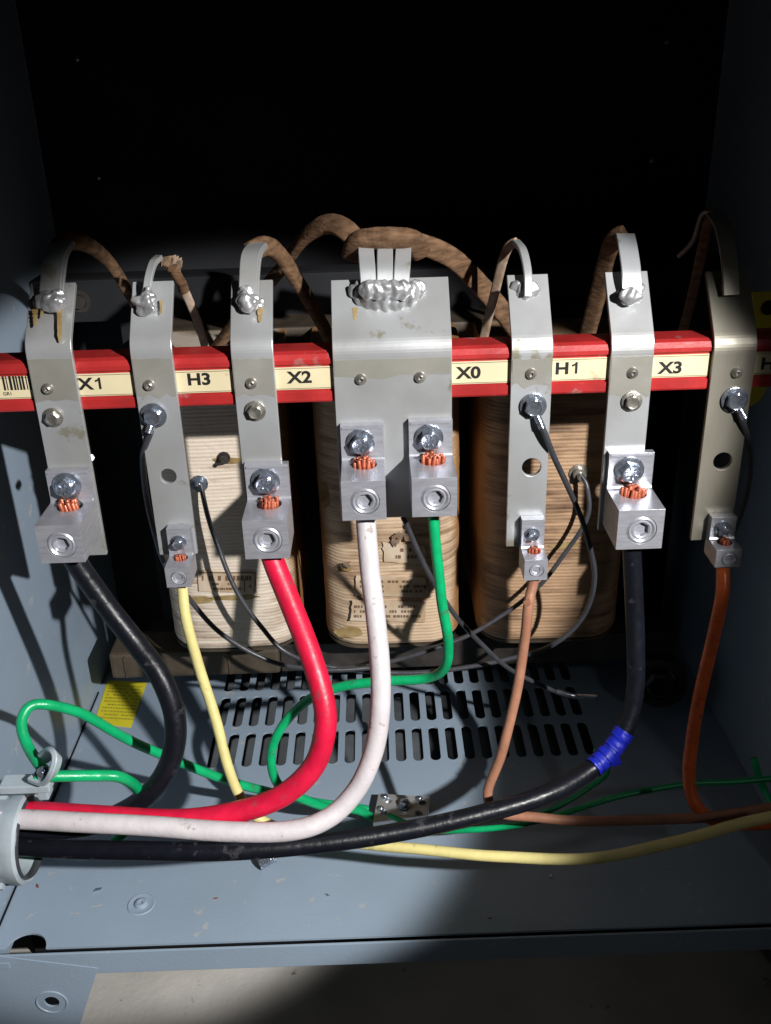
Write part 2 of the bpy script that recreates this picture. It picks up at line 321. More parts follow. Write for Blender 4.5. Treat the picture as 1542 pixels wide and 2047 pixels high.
def winding(pxl, pxr, pyb, yref, m, label, YC=.610, ztop=.328):
    x0 = P(pxl, yref, YC+.018).x; x1 = P(pxr, yref, YC+.018).x; zb = P((pxl+pxr)/2, pyb, YC+.004).z
    cx = (x0+x1)/2; hw = (x1-x0)/2; hd = .075; cy = YC+hd; rad = .026
    t = thing('winding', (cx, cy, zb), label, 'winding', 'three paper wrapped transformer windings')
    base = []
    N = 14
    for qx, qy, a0 in ((1, -1, -90), (1, 1, 0), (-1, 1, 90), (-1, -1, 180)):
        for k in range(N+1):
            a = R(a0+90*k/N); base.append((qx*(hw-rad)+rad*math.cos(a), qy*(hd-rad)+rad*math.sin(a)))
    # front face subdivided for bulge
    dense = []
    for i, p in enumerate(base):
        q = base[(i+1) % len(base)]; L = math.hypot(q[0]-p[0], q[1]-p[1]); s = max(1, int(L/.006))
        for k in range(s): dense.append((p[0]+(q[0]-p[0])*k/s, p[1]+(q[1]-p[1])*k/s))
    pitch = .00275; zs = []; z = zb
    while z < ztop: zs.append(z); z += pitch/5
    bm = bmesh.new(); rings = []
    sd = random.random()*100
    for i, z in enumerate(zs):
        ph = (i % 5)/5; rid = (.00034+.00022*noise.noise(Vector((i//5*3.7, sd, 2))))*abs(math.sin(math.pi*ph))**.7
        end = min((z-zb), .006); shr = -.004*(1-math.sqrt(max(0, 1-(1-end/.006)**2)))
        ring = []
        for (x, y) in dense:
            l = math.hypot(x/hw, y/hd); nx, ny = x/hw, y/hd; nl = math.hypot(nx, ny)
            wv = .0009*noise.noise(Vector((x*30+sd, y*30, z*14)))+.0004*noise.noise(Vector((x*160+sd, y*160, z*60)))
            bulge = .002*(1-(x/hw)**2) if y < 0 else 0
            f = rid+wv+shr
            ring.append(bm.verts.new((cx+x+nx/nl*f, cy+y+ny/nl*f-bulge, z+.0005*noise.noise(Vector((x*25+sd, y*25, 5))))))
        rings.append(ring)
    n = len(dense)
    for A, B in zip(rings, rings[1:]):
        for i in range(n): j = (i+1) % n; bm.faces.new((A[i], A[j], B[j], B[i]))
    bm.faces.new(rings[0][::-1]); bm.faces.new(rings[-1])
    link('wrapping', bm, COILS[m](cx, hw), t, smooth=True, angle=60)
    # brown resin edge at the bottom
    bm = bmesh.new(); pr = [Vector((cx+x*.985, cy+y*.985-(.002*(1-(x/hw)**2) if y < 0 else 0), zb-.0022)) for x, y in dense]; prism(bm, pr, Vector((0, 0, .002)))
    link('end_ring', bm, 'ochre', t)
    return t, cx, YC, zb
wl, cxa, YC, zba = winding(338, 598, 1290, 1200, 'coilA', 'left winding of cream corded paper with one printed label, behind the H3 bracket')
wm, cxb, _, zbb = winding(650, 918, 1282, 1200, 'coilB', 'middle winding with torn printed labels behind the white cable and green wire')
wr, cxc, _, zbc = winding(955, 1240, 1272, 1150, 'coilC', 'right winding, brown and darkened in colour for shade, behind the H1 and X3 brackets')
def paper(parent, corners, name, m='paper', Y=None, rows_=0, inkm='faint', ragged=0):
    Yp = Y or YC-.0034
    pts = [P(px, py, Yp) for px, py in corners]
    bm = bmesh.new()
    if ragged:
        out = []
        for i, p in enumerate(pts):
            q = pts[(i+1) % len(pts)]
            for k in range(6): v = p.lerp(q, k/6); out.append(v+Vector((random.uniform(-1, 1), 0, random.uniform(-1, 1)))*ragged)
        pts = out
    prism(bm, pts, Vector((0, .0003, 0))); o = link(name, bm, m, parent)
    return o
def scribble(parent, x0, x1, y0, y1, rows_, Y, m='faint', h=.45, dens=.72):
    bm = bmesh.new()
    for r in range(rows_):
        py = y0+(y1-y0)*(r+.5)/rows_; hh = (y1-y0)/rows_*h/2; px = x0
        while px < x1-3:
            wd = random.uniform(2.5, 7)
            if random.random() < dens:
                prism(bm, [P(px, py-hh, Y), P(px+wd, py-hh, Y), P(px+wd, py+hh, Y), P(px, py+hh, Y)], Vector((0, .00012, 0)))
            px += wd+random.uniform(1, 2.5)
    if len(bm.faces): link('print', bm, m, parent)
lb = paper(wl, [(395, 1140), (512, 1147), (514, 1186), (398, 1182)], 'paper_label')
scribble(lb, 404, 508, 1150, 1162, 1, YC-.0037, h=.8); scribble(lb, 420, 490, 1163, 1182, 2, YC-.0037, dens=.5)
bm = bmesh.new()
for (x0, y0, x1, y1) in ((398, 1144, 511, 1146), (509, 1146, 511, 1185), (488, 1160, 490, 1184)):
    prism(bm, [P(x0, y0, YC-.0037), P(x1, y0, YC-.0037), P(x1, y1, YC-.0037), P(x0, y1, YC-.0037)], Vector((0, .00012, 0)))
link('printed_frame', bm, 'faint', lb)
text('4', P(500, 1172, YC-.0037), .003, 'faint', lb, 'printed_number')
for k, (cs) in enumerate([[(765, 1085), (850, 1090), (852, 1128), (768, 1124)], [(712, 1150), (850, 1155), (862, 1195), (712, 1190)], [(705, 1200), (852, 1204), (850, 1245), (700, 1240)]]):
    l2 = paper(wm, cs, 'paper_label', ragged=.0007 if k == 0 else .0004, Y=YC-.0038-.0002*k)
    xs = [c[0] for c in cs]; ys = [c[1] for c in cs]
    scribble(l2, min(xs)+8, max(xs)-8, min(ys)+8, max(ys)-8, 3 if k else 2, YC-.0041-.0002*k, dens=.6, h=.5)
text('2', P(850, 1175, YC-.0043), .003, 'faint', wm, 'printed_number')
# torn flap of paper
for (px, py, s) in ((785, 1085, 1), (800, 1070, 1.2), (820, 1060, .9), (685, 1130, .8)):
    q = P(px, py, YC-.004); bm = bmesh.new()
    for k in range(3):
        d = Vector((random.uniform(-1, 1), random.uniform(-.8, -.1), random.uniform(-1, 1)))*.003*s
        e = Vector((random.uniform(.3, 1), random.uniform(-.5, 0), random.uniform(-.6, .8)))*.005*s
        prism(bm, [q+d, q+d+e, q+d+e+Vector((.001, -.001, .004*s)), q+d+Vector((-.001, 0, .003*s))], Vector((0, .0003, .0001)))
    link('torn_paper', bm, 'kraftpale', wm)
M['drip'] = M['varnish']
def stain(parent, px, py, wpx, hpx, Y, name='varnish_stain', m='varnish', th=.00022):
    c = P(px, py, Y); t = (c-CAMPOS).dot(fwd); a = wpx/2*t/FPX; b = hpx/2*t/FPX
    sd = random.random()*90; n = 26
    pts = []
    for i in range(n):
        an = 2*math.pi*i/n; r = 1+.35*noise.noise(Vector((math.cos(an)*1.3, math.sin(an)*1.3, sd)))
        pts.append(Vector((c.x+a*r*math.cos(an), c.y, c.z+b*r*math.sin(an))))
    bm = bmesh.new(); prism(bm, pts, Vector((0, th, 0))); return link(name, bm, m, parent)
for px, py, a, b in ((455, 920, 60, 14), (470, 1195, 95, 12), (400, 1200, 46, 16), (375, 1150, 26, 26)): stain(wl, px, py, a, b, YC-.0028)
for px, py, a, b in ((690, 1135, 34, 18), (650, 990, 20, 60), (700, 1265, 60, 26)): stain(wm, px, py, a, b, YC-.003)
for px, py, a, b in ((1180, 1025, 60, 14), (1130, 1090, 60, 14), (1180, 955, 50, 20), (1040, 1110, 30, 14)): stain(wr, px, py, a, b, YC-.003)
def stud(parent, px, py, r=.0042, m='zinc', n=6):
    q = P(px, py, YC-.002); s = bmesh.new()
    lathe(s, q, Vector((0, -1, 0)), [(r*1.5, -.003), (r*1.5, .0012), (r, .0012), (r, .005), (r*.55, .0052), (r*.5, .010), (0, .0102)], 12)
    return link('terminal_stud', s, m, parent, smooth=True, angle=35)
stud(wl, 399, 966); stud(wr, 1157, 945, .0046, 'dullsteel'); stud(wl, 448, 915, .003, 'iron'); 
# ================================================================ terminal bar
YBAR = .503
tb = thing('terminal_bar', (0, YBAR, P(700, 755, YBAR).z), 'red insulating bar with a cream label strip carrying the terminal names', 'terminal bar')
zT = sum(P(x, y, YBAR).z for x, y in ((200, 712), (600, 704), (960, 697), (1160, 692)))/4
zB = sum(P(x, y, YBAR).z for x, y in ((200, 812), (610, 799), (960, 797), (1160, 791)))/4
l1 = sum(P(x, y, YBAR).z for x, y in ((200, 741), (600, 733), (960, 722), (1160, 720)))/4
l0 = sum(P(x, y, YBAR).z for x, y in ((200, 786), (610, 780), (960, 768), (1160, 767)))/4
bx0, bx1 = XL+.001, XR-.001
prof = [(0.0, zB), (-.0005, zB+.001), (-.0005, l0-.0015), (.0008, l0-.0005), (.0008, l1+.0005), (-.0005, l1+.0015), (-.0005, zT-.004), (.0012, zT-.0012), (.004, zT), (.020, zT), (.022, zT-.003), (.022, zB+.002), (.02, zB)]
bm = bmesh.new(); prism(bm, [Vector((bx0, YBAR+y, z)) for y, z in prof], Vector((bx1-bx0, 0, 0)))
link('bar', bm, 'red', tb)
bm = bmesh.new(); box(bm, bx0+.002, bx1-.002, YBAR+.0003, YBAR+.0007, l0+.0002, l1-.0002); ls = link('label_strip', bm, 'cream', tb)
bm = bmesh.new()
for zz in (l0+.0008, l1-.0010): box(bm, bx0+.002, bx1-.002, YBAR+.00015, YBAR+.00029, zz-.00012, zz+.00012)
link('border_line', bm, 'ochre', ls)
def lettering(s, px, py):
    c = P(px, py, YBAR+.0002); h = .0064
    if s[1] != '1': text(s, c, h, 'ink', ls, 'lettering', 1.18, .035); return
    text(s[0], c-Vector((.0033, 0, 0)), h, 'ink', ls, 'lettering', 1.18, .035)
    g = [(-.02, -.5), (.16, -.5), (.16, .5), (.02, .5), (-.06, .36), (-.26, .28), (-.26, .12), (-.12, .16), (-.02, .22)]
    bm = bmesh.new(); prism(bm, [c+Vector((.0040+x*h*1.15, 0, y*h*1.02)) for x, y in g], Vector((0, .0001, 0))); link('lettering', bm, 'ink', ls)
for s, px, py in (('X1', 183, 767), ('H3', 398, 758), ('X2', 598, 754), ('X0', 936, 745), ('H1', 1136, 736), ('X3', 1339, 735), ('H2', 1546, 726)):
    lettering(s, px, py)
bm = bmesh.new(); x = 3; py0 = 752
while x < 62:
    wd = random.choice((2, 3, 4, 5)); q = P(x, py0, YBAR); q2 = P(x+wd, py0, YBAR)
    box(bm, q.x, q2.x, YBAR+.00012, YBAR+.00028, P(30, 780, YBAR).z, P(30, 752, YBAR).z); x += wd+random.choice((2, 3, 4))
link('barcode', bm, 'ink', ls)
text('GR1', P(15, 787, YBAR+.0002), .0019, 'ink', ls, 'lettering', 1, .02)
# ================================================================ brackets
YP = .500                                     # front plane of the bracket strips
def arc_profile(z_bot, z_bend, ytop, z_top, th):
    """side profile: straight lower leg, rounded bend, upper leg leaning back"""
    pts = [(YP, z_bot), (YP, z_bend-.006)]
    d = Vector((ytop-YP, z_top-z_bend)).normalized(); r = .006
    p2 = Vector((YP, z_bend))+d*r
    for k in range(1, 7):
        t = k/7; a = Vector((YP, z_bend-r)); b = Vector((YP, z_bend)); c = p2
        q = a*(1-t)**2+b*2*t*(1-t)+c*t*t; pts.append((q.x, q.y))
    pts.append((p2.x, p2.y)); pts.append((ytop, z_top)); return pts
def bracket(label, x_l, x_r, pys, m='alu', ytop=.527, th=.0030, holes=(), bolts=(), rivets=()):
    """x_l,x_r: pixel edges at the bend; pys: (top y, bend y, bottom y)"""
    top, bend, bot = pys; cpx = (x_l+x_r)/2
    x0 = P(x_l, bend, YP).x; x1 = P(x_r, bend, YP).x
    zb = P(cpx+(900-cpx)*.12, bot, YP).z; zm = P(cpx, bend, YP).z; zt = P(cpx, top, ytop).z
    o = thing('terminal_bracket', ((x0+x1)/2, YP, zb), label, 'bracket', 'aluminium terminal brackets on the red bar')
    pr = arc_profile(zb, zm, ytop, zt, th)
    n = len(pr); back = []
    for i, (y, z) in enumerate(pr):
        a = Vector(pr[max(i-1, 0)]); b = Vector(pr[min(i+1, n-1)]); t = (b-a).normalized(); nrm = Vector((t.y, -t.x)); nrm = nrm if nrm.x > 0 else -nrm
        back.append((y+nrm.x*th, z+nrm.y*th))
    loop = pr+back[::-1]
    bm = bmesh.new(); prism(bm, [Vector((x0, y, z)) for y, z in loop], Vector((x1-x0, 0, 0)))
    pl = link('strip', bm, m, o)
    if holes:
        cb = bmesh.new()
        for hx, hy, hr in holes: cyl(cb, P(hx, hy, YP), Vector((0, -1, 0)), hr, -.02, .02, 36)
        cut(pl, cb)
    md = pl.modifiers.new('bevel', 'BEVEL'); md.width = .00035; md.segments = 2; md.limit_method = 'ANGLE'; md.angle_limit = R(50)
    for bx_, by_, br, bmn in bolts: hexbolt(o, P(bx_, by_, YP-.0005), br, bmn)
    for bx_, by_ in rivets: rivet(o, P(bx_, by_, YP-.0002))
    return o, x0, x1, zt, zm, ytop
def hexbolt(parent, c, r, m='zinc', h=None, cross=False, name='bolt', washer=True):
    h = h or r*.9; bm = bmesh.new(); ax = Vector((0, -1, 0)); a = random.uniform(0, 1)
    if washer: lathe(bm, c, ax, [(0, 0), (r*1.38, 0), (r*1.38, r*.16), (r*1.25, r*.22), (0, r*.22)], 32)
    ax_, u, v = frame_of(ax)
    def ring(rad, d, n=6, ph=a): return [bm.verts.new(c+ax_*d+(u*math.cos(ph+2*math.pi*i/n)+v*math.sin(ph+2*math.pi*i/n))*rad) for i in range(n)]
    A = ring(r*1.08, r*.2, 24); 
    def hexr(d, f):
        out = []
        for i in range(24):
            an = 2*math.pi*i/24; k = ((an) % (math.pi/3))-math.pi/6; rr = r*.95*math.cos(math.pi/6)/math.cos(k)*f
            out.append(bm.verts.new(c+ax_*d+(u*math.cos(a+an)+v*math.sin(a+an))*rr))
        return out
    B0 = hexr(r*.22, 1.05); B1 = hexr(h*.92, 1.05)
    C1 = [bm.verts.new(c+ax_*h*1.02+(u*math.cos(a+2*math.pi*i/24)+v*math.sin(a+2*math.pi*i/24))*r*.78) for i in range(24)]
    D1 = [bm.verts.new(c+ax_*h*.96+(u*math.cos(a+2*math.pi*i/24)+v*math.sin(a+2*math.pi*i/24))*r*.62) for i in range(24)]
    for X_, Y_ in ((B0, B1), (B1, C1), (C1, D1)):
        for i in range(24): j = (i+1) % 24; bm.faces.new((X_[i], X_[j], Y_[j], Y_[i]))
    bm.faces.new(D1)
    if cross:
        for k in range(6):
            an = a+k*math.pi/3; d = (u*math.cos(an)+v*math.sin(an)); s = d.cross(ax_)
            p = c+ax_*h*.95+d*r*.30
            prism(bm, [p-s*r*.05, p+s*r*.05, p+s*r*.05+d*r*.28, p-s*r*.05+d*r*.28], ax_*h*.12)
    return link(name, bm, m, parent, smooth=True, angle=28)
def rivet(parent, c):
    bm = bmesh.new(); ax = Vector((0, -1, 0))
    lathe(bm, c, ax, [(0, 0), (.0032, 0), (.0031, .0007), (.0024, .0020), (.0014, .0027), (.0011, .0024), (.0009, .0012), (0, .0012)], 24)
    return link('screw', bm, 'dullsteel', parent, smooth=True, angle=40)
def blob(parent, c, r, m='weld', flat=.55, seed=0, name='weld', amp=.35, sx=1, sz=1, fr=1.5):
    bm = bmesh.new(); bmesh.ops.create_icosphere(bm, subdivisions=4, radius=1)
    for v in bm.verts:
        d = v.co.normalized(); k = 1+amp*noise.noise(d*fr+Vector((seed*7.3, 0, 0)))+amp*.22*noise.noise(d*fr*3+Vector((seed*3.1, 5, 0)))
        v.co = Vector((c.x+d.x*k*r*sx, c.y+d.y*k*r*flat, c.z+d.z*k*r*sz))
    return link(name, bm, m, parent, smooth=True)
B = {}
B['X1'] = bracket('leftmost bracket, left of the X1 name, with amber varnish drips and a large lug', 48, 141, (566, 690, 1110), rivets=[(96, 777)], bolts=[(107, 834, .0040, 'dullsteel')])
B['H3'] = bracket('bracket left of the H3 name with a pale hole low down and a small lug', 258, 342, (562, 690, 1108), holes=[(337, 952, .0045)], rivets=[(299, 770)], bolts=[(308, 830, .0052, 'zinc')])
B['X2'] = bracket('bracket left of the X2 name ending in the lug of the red cable', 460, 545, (560, 690, 1105), rivets=[(503, 766)], bolts=[(511, 821, .0042, 'dullsteel')])
B['X0'] = bracket('wide plate bracket left of the X0 name carrying two large lugs', 664, 904, (556, 690, 1034), rivets=[(722, 758), (840, 754)])
B['H1'] = bracket('bracket left of the H1 name with one round hole and a sensing wire bolted on', 1024, 1107, (548, 690, 1092), holes=[(1063, 934, .0055)], rivets=[(1062, 747)], bolts=[(1066, 811, .0054, 'zinc')])
B['X3'] = bracket('bracket left of the X3 name ending in the lug of the cable with blue tape', 1224, 1310, (542, 685, 1060), rivets=[(1265, 745)], bolts=[(1263, 802, .0042, 'dullsteel')])
B['H2'] = bracket('dim rightmost bracket at the picture edge with a round hole and the orange wire lug', 1430, 1516, (540, 685, 1080), m='dimalu', holes=[(1445, 922, .0053)], rivets=[(1473, 745)], bolts=[(1468, 799, .0054, 'zinc')])
def strap(key, l, w=.010, th=.0022, name='lead_strap', wref=Vector((1, 0, 0)), m='alu'):
    o = B[key][0]; bm = bmesh.new(); sweep(bm, cat(ppts(l), 8), rrect(w, th), wref=wref); return link(name, bm, m, o, smooth=True, angle=40)
YT = .522
strap('X1', [(100, 612, .514), (103, 560, .519), (110, 510, .530), (128, 484, .548)], .0115)
strap('X1', [(118, 600, .517), (121, 560, .522), (128, 512, .533), (142, 486, .550)], .0050)
strap('H3', [(291, 610, .514), (297, 560, .519), (306, 528, .530), (318, 515, .540)], .0042, .003)
strap('X2', [(497, 612, .514), (497, 560, .519), (501, 510, .530), (516, 488, .546)], .0100)
strap('X2', [(510, 600, .517), (511, 560, .522), (516, 512, .533), (528, 492, .548)], .0045)
for k, (px, sp) in enumerate(((738, -5), (770, 0), (802, 4))):
    strap('X0', [(px, 578, .5155), (px+sp*.6, 540, .519), (px+sp*1.1, 508, .528), (px+sp*1.2, 484, .538)], .0086, .0026)
strap('H1', [(1056, 592, .514), (1055, 545, .520), (1046, 503, .530), (1032, 484, .545)], .0044, .003)
strap('X3', [(1263, 595, .514), (1262, 545, .519), (1256, 500, .530), (1250, 470, .545)], .0105)
strap('H2', [(1462, 590, .514), (1458, 520, .522), (1445, 455, .532), (1428, 428, .545)], .0090, m='dimalu')
# weld beads
def wy(key, py): # Y of the leaning face at that height
    o, x0, x1, zt, zm, yt = B[key]
    lo, hi = YP, yt
    for _ in range(20):
        m_ = (lo+hi)/2; z = P(700, py, m_).z; f = (z-zm)/(zt-zm)*(yt-YP)+YP
        if f > m_: lo = m_
        else: hi = m_
    return m_
def fuse(key, m='weld', vox=.00042):
    o = B[key][0]; ws = [c for c in o.children if c.name.split('.')[0] == 'weld']
    bm = bmesh.new()
    for c in ws: bm.from_mesh(c.data); 
    for c in ws: bpy.data.objects.remove(c)
    me = bpy.data.meshes.new('weld'); bm.to_mesh(me); bm.free()
    t = bpy.data.objects.new('tmp', me); COL.objects.link(t)
    md = t.modifiers.new('r', 'REMESH'); md.mode = 'VOXEL'; md.voxel_size = vox
    sm = t.modifiers.new('s', 'SMOOTH'); sm.iterations = 6; sm.factor = .6
    bpy.context.view_layer.update(); nm = bpy.data.meshes.new_from_object(t.evaluated_get(bpy.context.evaluated_depsgraph_get())); bpy.data.objects.remove(t)
    b2 = bmesh.new(); b2.from_mesh(nm)
    for v in b2.verts:
        q = v.co; f = (.00030*math.sin(q.x*1250+math.sin(q.z*400)*1.5) if key == 'X0' else .0)+.00016*noise.noise(q*420)+.0007*noise.noise(q*170)
        v.co = q+v.normal*f
    return link('weld', b2, m, o, smooth=True)
def weld(key, px, py, r, seed, sx=1, sz=1, amp=.4, m='weld'): return blob(B[key][0], P(px, py, wy(key, py)-.0024), r, m, .5, seed, sx=sx, sz=sz, amp=amp)
weld('X1', 92, 603, .0058, 1, 1.1, .9); weld('X1', 116, 600, .0050, 2, .9, 1.2)
weld('H3', 290, 607, .0066, 3, 1.0, .8, .55); weld('H3', 298, 597, .0045, 4, 1, 1.2, .6)
weld('X2', 490, 600, .0065, 5, .8, 1.1); weld('X2', 505, 606, .0050, 6, 1.1, .8, .6)
for k, px in enumerate((738, 754, 770, 787, 803)): blob(B['X0'][0], P(px, 580, .5122), .0056, 'weld', .5, 40+k, sx=1, amp=.25)
for i, (px, py, r) in enumerate(((714, 583, .0055), (732, 592, .0078), (752, 596, .0084), (772, 598, .0086), (793, 597, .0088), (814, 592, .0080), (832, 580, .0060))): weld('X0', px, py, r, 10+i, .85, 1.0, .22)
weld('H1', 1056, 583, .0062, 21, 1, 1, .45); weld('H1', 1035, 572, .0044, 22, .8, .8)
weld('X3', 1263, 583, .0062, 23, 1, 1.05, .45); blob(B['X3'][0], P(1262, 592, .5105), .0052, 'weld', .55, 31, sx=1.15, amp=.4); blob(B['X1'][0], P(106, 606, .5105), .0050, 'weld', .55, 32, sx=1.2, amp=.4); blob(B['X2'][0], P(498, 606, .5105), .0050, 'weld', .55, 33, sx=1.1, amp=.4); weld('X3', 1247, 592, .0046, 24, 1, .8)
weld('H2', 1455, 585, .0062, 25, 1.1, .8, .5, 'dimalu')
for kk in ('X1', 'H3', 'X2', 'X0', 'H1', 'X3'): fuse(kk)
fuse('H2', 'dimalu')
for px, py, r in ((750, 556, .0046), (791, 553, .0050)):
    q = P(px, py, wy('X0', py)-.0035); bm = bmesh.new(); lathe(bm, q, Vector((0, -.9, .43)), [(0, -.002), (r, -.002), (r*1.02, .0008), (r*.8, .0014), (r*.45, .0008), (r*.3, .0014), (0, .0016)], 28); link('spot_weld', bm, 'weld', B['X0'][0], smooth=True)
def drip(key, px, py0, py1, wpx):
    pts = []; n = 10
    o = B[key][0]; L = []; Rr = []
    for k in range(n+1):
        py = py0+(py1-py0)*k/n; Y = wy(key, py) if py < 684 else YP; tp = (1-.55*k/n)*(1 if k < n else .5)
        ww = wpx/2*tp*(1+.8*noise.noise(Vector((px*.37, k*.9, 0)))); L.append(P(px-ww, py, Y-.0003)); Rr.append(P(px+ww, py, Y-.0003))
    bm = bmesh.new(); prism_pts = L+Rr[::-1]; 
    a = [bm.verts.new(p) for p in L]; b = [bm.verts.new(p) for p in Rr]
    a2 = [bm.verts.new(p+Vector((0, .0006, 0))) for p in L]; b2 = [bm.verts.new(p+Vector((0, .0006, 0))) for p in Rr]
    for i in range(n):
        bm.faces.new((a[i], b[i], b[i+1], a[i+1])); bm.faces.new((a2[i], a2[i+1], b2[i+1], b2[i])); bm.faces.new((a[i], a[i+1], a2[i+1], a2[i])); bm.faces.new((b[i], b2[i], b2[i+1], b[i+1]))
    bm.faces.new((a[0], a2[0], b2[0], b[0])); bm.faces.new((a[n], b[n], b2[n], a2[n]))
    link('varnish_drip', bm, 'varnish', o)
drip('X1', 119, 608, 684, 12); drip('X1', 70, 618, 652, 11); drip('X1', 84, 612, 634, 7); drip('H3', 322, 600, 628, 6); drip('H1', 1040, 592, 612, 6); drip('X2', 520, 615, 644, 12); drip('X0', 710, 615, 640, 11); drip('X3', 1287, 560, 600, 9)
M['tarnish'] = mat('tarnished_aluminium', (.46, .45, .41), .34, .5, .06, 30, .25, 90, color2=(.36, .35, .30), detail=8)
def tarnish(key, y0, y1):
    o, x0, x1, zt, zm, yt = B[key]; n = 14; cpx = 771
    za = zm-.0075; pxc = CXP+((x0+x1)/2)*3500
    zb = P(pxc, y1, YP).z
    top = [Vector((x0+.0006+(x1-x0-.0012)*k/n, YP-.00018, za+.0006*noise.noise(Vector((k*.5, zb*90, x0*50))))) for k in range(n+1)]
    bot = [Vector((x0+.0006+(x1-x0-.0012)*k/n, YP-.00018, zb+.0030*noise.noise(Vector((k*.32, 4, x0*70))))) for k in range(n+1)]
    bm = bmesh.new(); prism(bm, top+bot[::-1], Vector((0, .00014, 0))); link('tarnish_patch', bm, 'tarnish', o)
for kk, yy in (('X1', 800), ('H3', 792), ('X2', 790), ('X0', 752), ('H1', 770), ('X3', 790)): tarnish(kk, 700, yy)
# ================================================================ wrapped leads from windings over to brackets
def lead(l, w, th, label, m='kraft', frays=0, grp='paper wrapped winding leads'):
    pts = cat(ppts(l), 12); bm = bmesh.new(); sd = random.random()*60
    w *= .92; th *= .72
    prof = []
    for i in range(20):
        a_ = 2*math.pi*i/20; c_, s_ = math.cos(a_), math.sin(a_)
        prof.append((math.copysign(abs(c_)**.55, c_)*w/2, math.copysign(abs(s_)**.55, s_)*th/2))
    cnt = [0]
    def sc(t): return 1+.035*((t*len(pts)*.31) % 1)+.07*noise.noise(Vector((t*9, sd, 0)))
    sweep(bm, pts, prof, wref=None, scale=sc)
    return tag(link('wrapped_lead', bm, m, None, smooth=True, angle=42), label, 'lead', grp)
lead([(112, 500, .545), (140, 482, .556), (178, 490, .572), (220, 525, .59), (255, 580, .60), (290, 640, .61), (352, 715, .62)], .0115, .008, 'brown wrapped lead arching right from the leftmost X1 bracket')
lead([(500, 505, .545), (530, 492, .556), (560, 510, .572), (600, 570, .585), (632, 625, .595), (672, 700, .605)], .012, .008, 'brown wrapped lead running down to the right from the X2 bracket')
lead([(722, 500, .556), (695, 462, .562), (655, 448, .575), (608, 475, .59), (560, 540, .61), (490, 620, .62), (425, 705, .625)], .013, .008, 'long brown wrapped lead arching left from the top of the wide X0 plate')
lead([(812, 480, .556), (860, 494, .562), (910, 520, .575), (960, 570, .59), (1010, 630, .60), (1060, 700, .61)], .013, .008, 'brown wrapped lead descending to the right from the top of the wide X0 plate')
lead([(704, 510, .545), (714, 486, .536), (742, 478, .532), (772, 476, .531), (812, 478, .532), (830, 486, .537), (840, 504, .545)], .0125, .012, 'brown paper collar wrapped over the three straps of the wide X0 plate')
lead([(340, 532, .545), (358, 560, .552), (378, 600, .562), (398, 650, .575), (414, 706, .59)], .0055, .0045, 'thin pale wrapped lead beside the H3 bracket with torn paper at its top', 'kraftpale')
lead([(1034, 484, .546), (1018, 492, .550), (1006, 520, .555), (992, 575, .565), (978, 630, .575), (964, 690, .585)], .0058, .0045, 'thin pale wrapped lead falling left of the H1 bracket', 'kraftpale')
lead([(1250, 468, .546), (1228, 478, .552), (1212, 520, .565), (1195, 590, .58), (1168, 695, .60)], .0110, .007, 'brown wrapped lead falling left of the X3 bracket')
lead([(1430, 432, .545), (1415, 450, .55), (1400, 520, .56), (1382, 600, .575), (1358, 690, .59)], .0065, .005, 'dim wrapped lead falling left of the rightmost H2 bracket')
bm = bmesh.new()
for k in range(9):
    q = P(318+k*5, 530+k*1.5, .543); d = Vector((random.uniform(-1, 1), random.uniform(-1, .2), random.uniform(-1, 1)))*.003
    prism(bm, [q, q+Vector((.004, -.001, .001))+d, q+Vector((.005, -.002, .005))+d, q+Vector((0, .001, .0045))], Vector((.0002, .0003, 0)))
tag(link('torn_paper', bm, 'kraftpale', None), 'torn curl of pale paper at the top of the H3 bracket strap', 'paper scrap')
cable('wire_wrap', [(345, 535, .541), (352, 548, .543), (362, 565, .549), (368, 580, .554)], .0062, 'kraft', 'short amber tape wrap on the thin lead beside the H3 bracket', 'tape')
cable('bare_lead', [(1428, 425, .545), (1405, 428, .55), (1385, 480, .555), (1356, 512, .56)], .003, 'dimalu', 'thin dim lead hooked over the top of the rightmost bracket', 'lead')
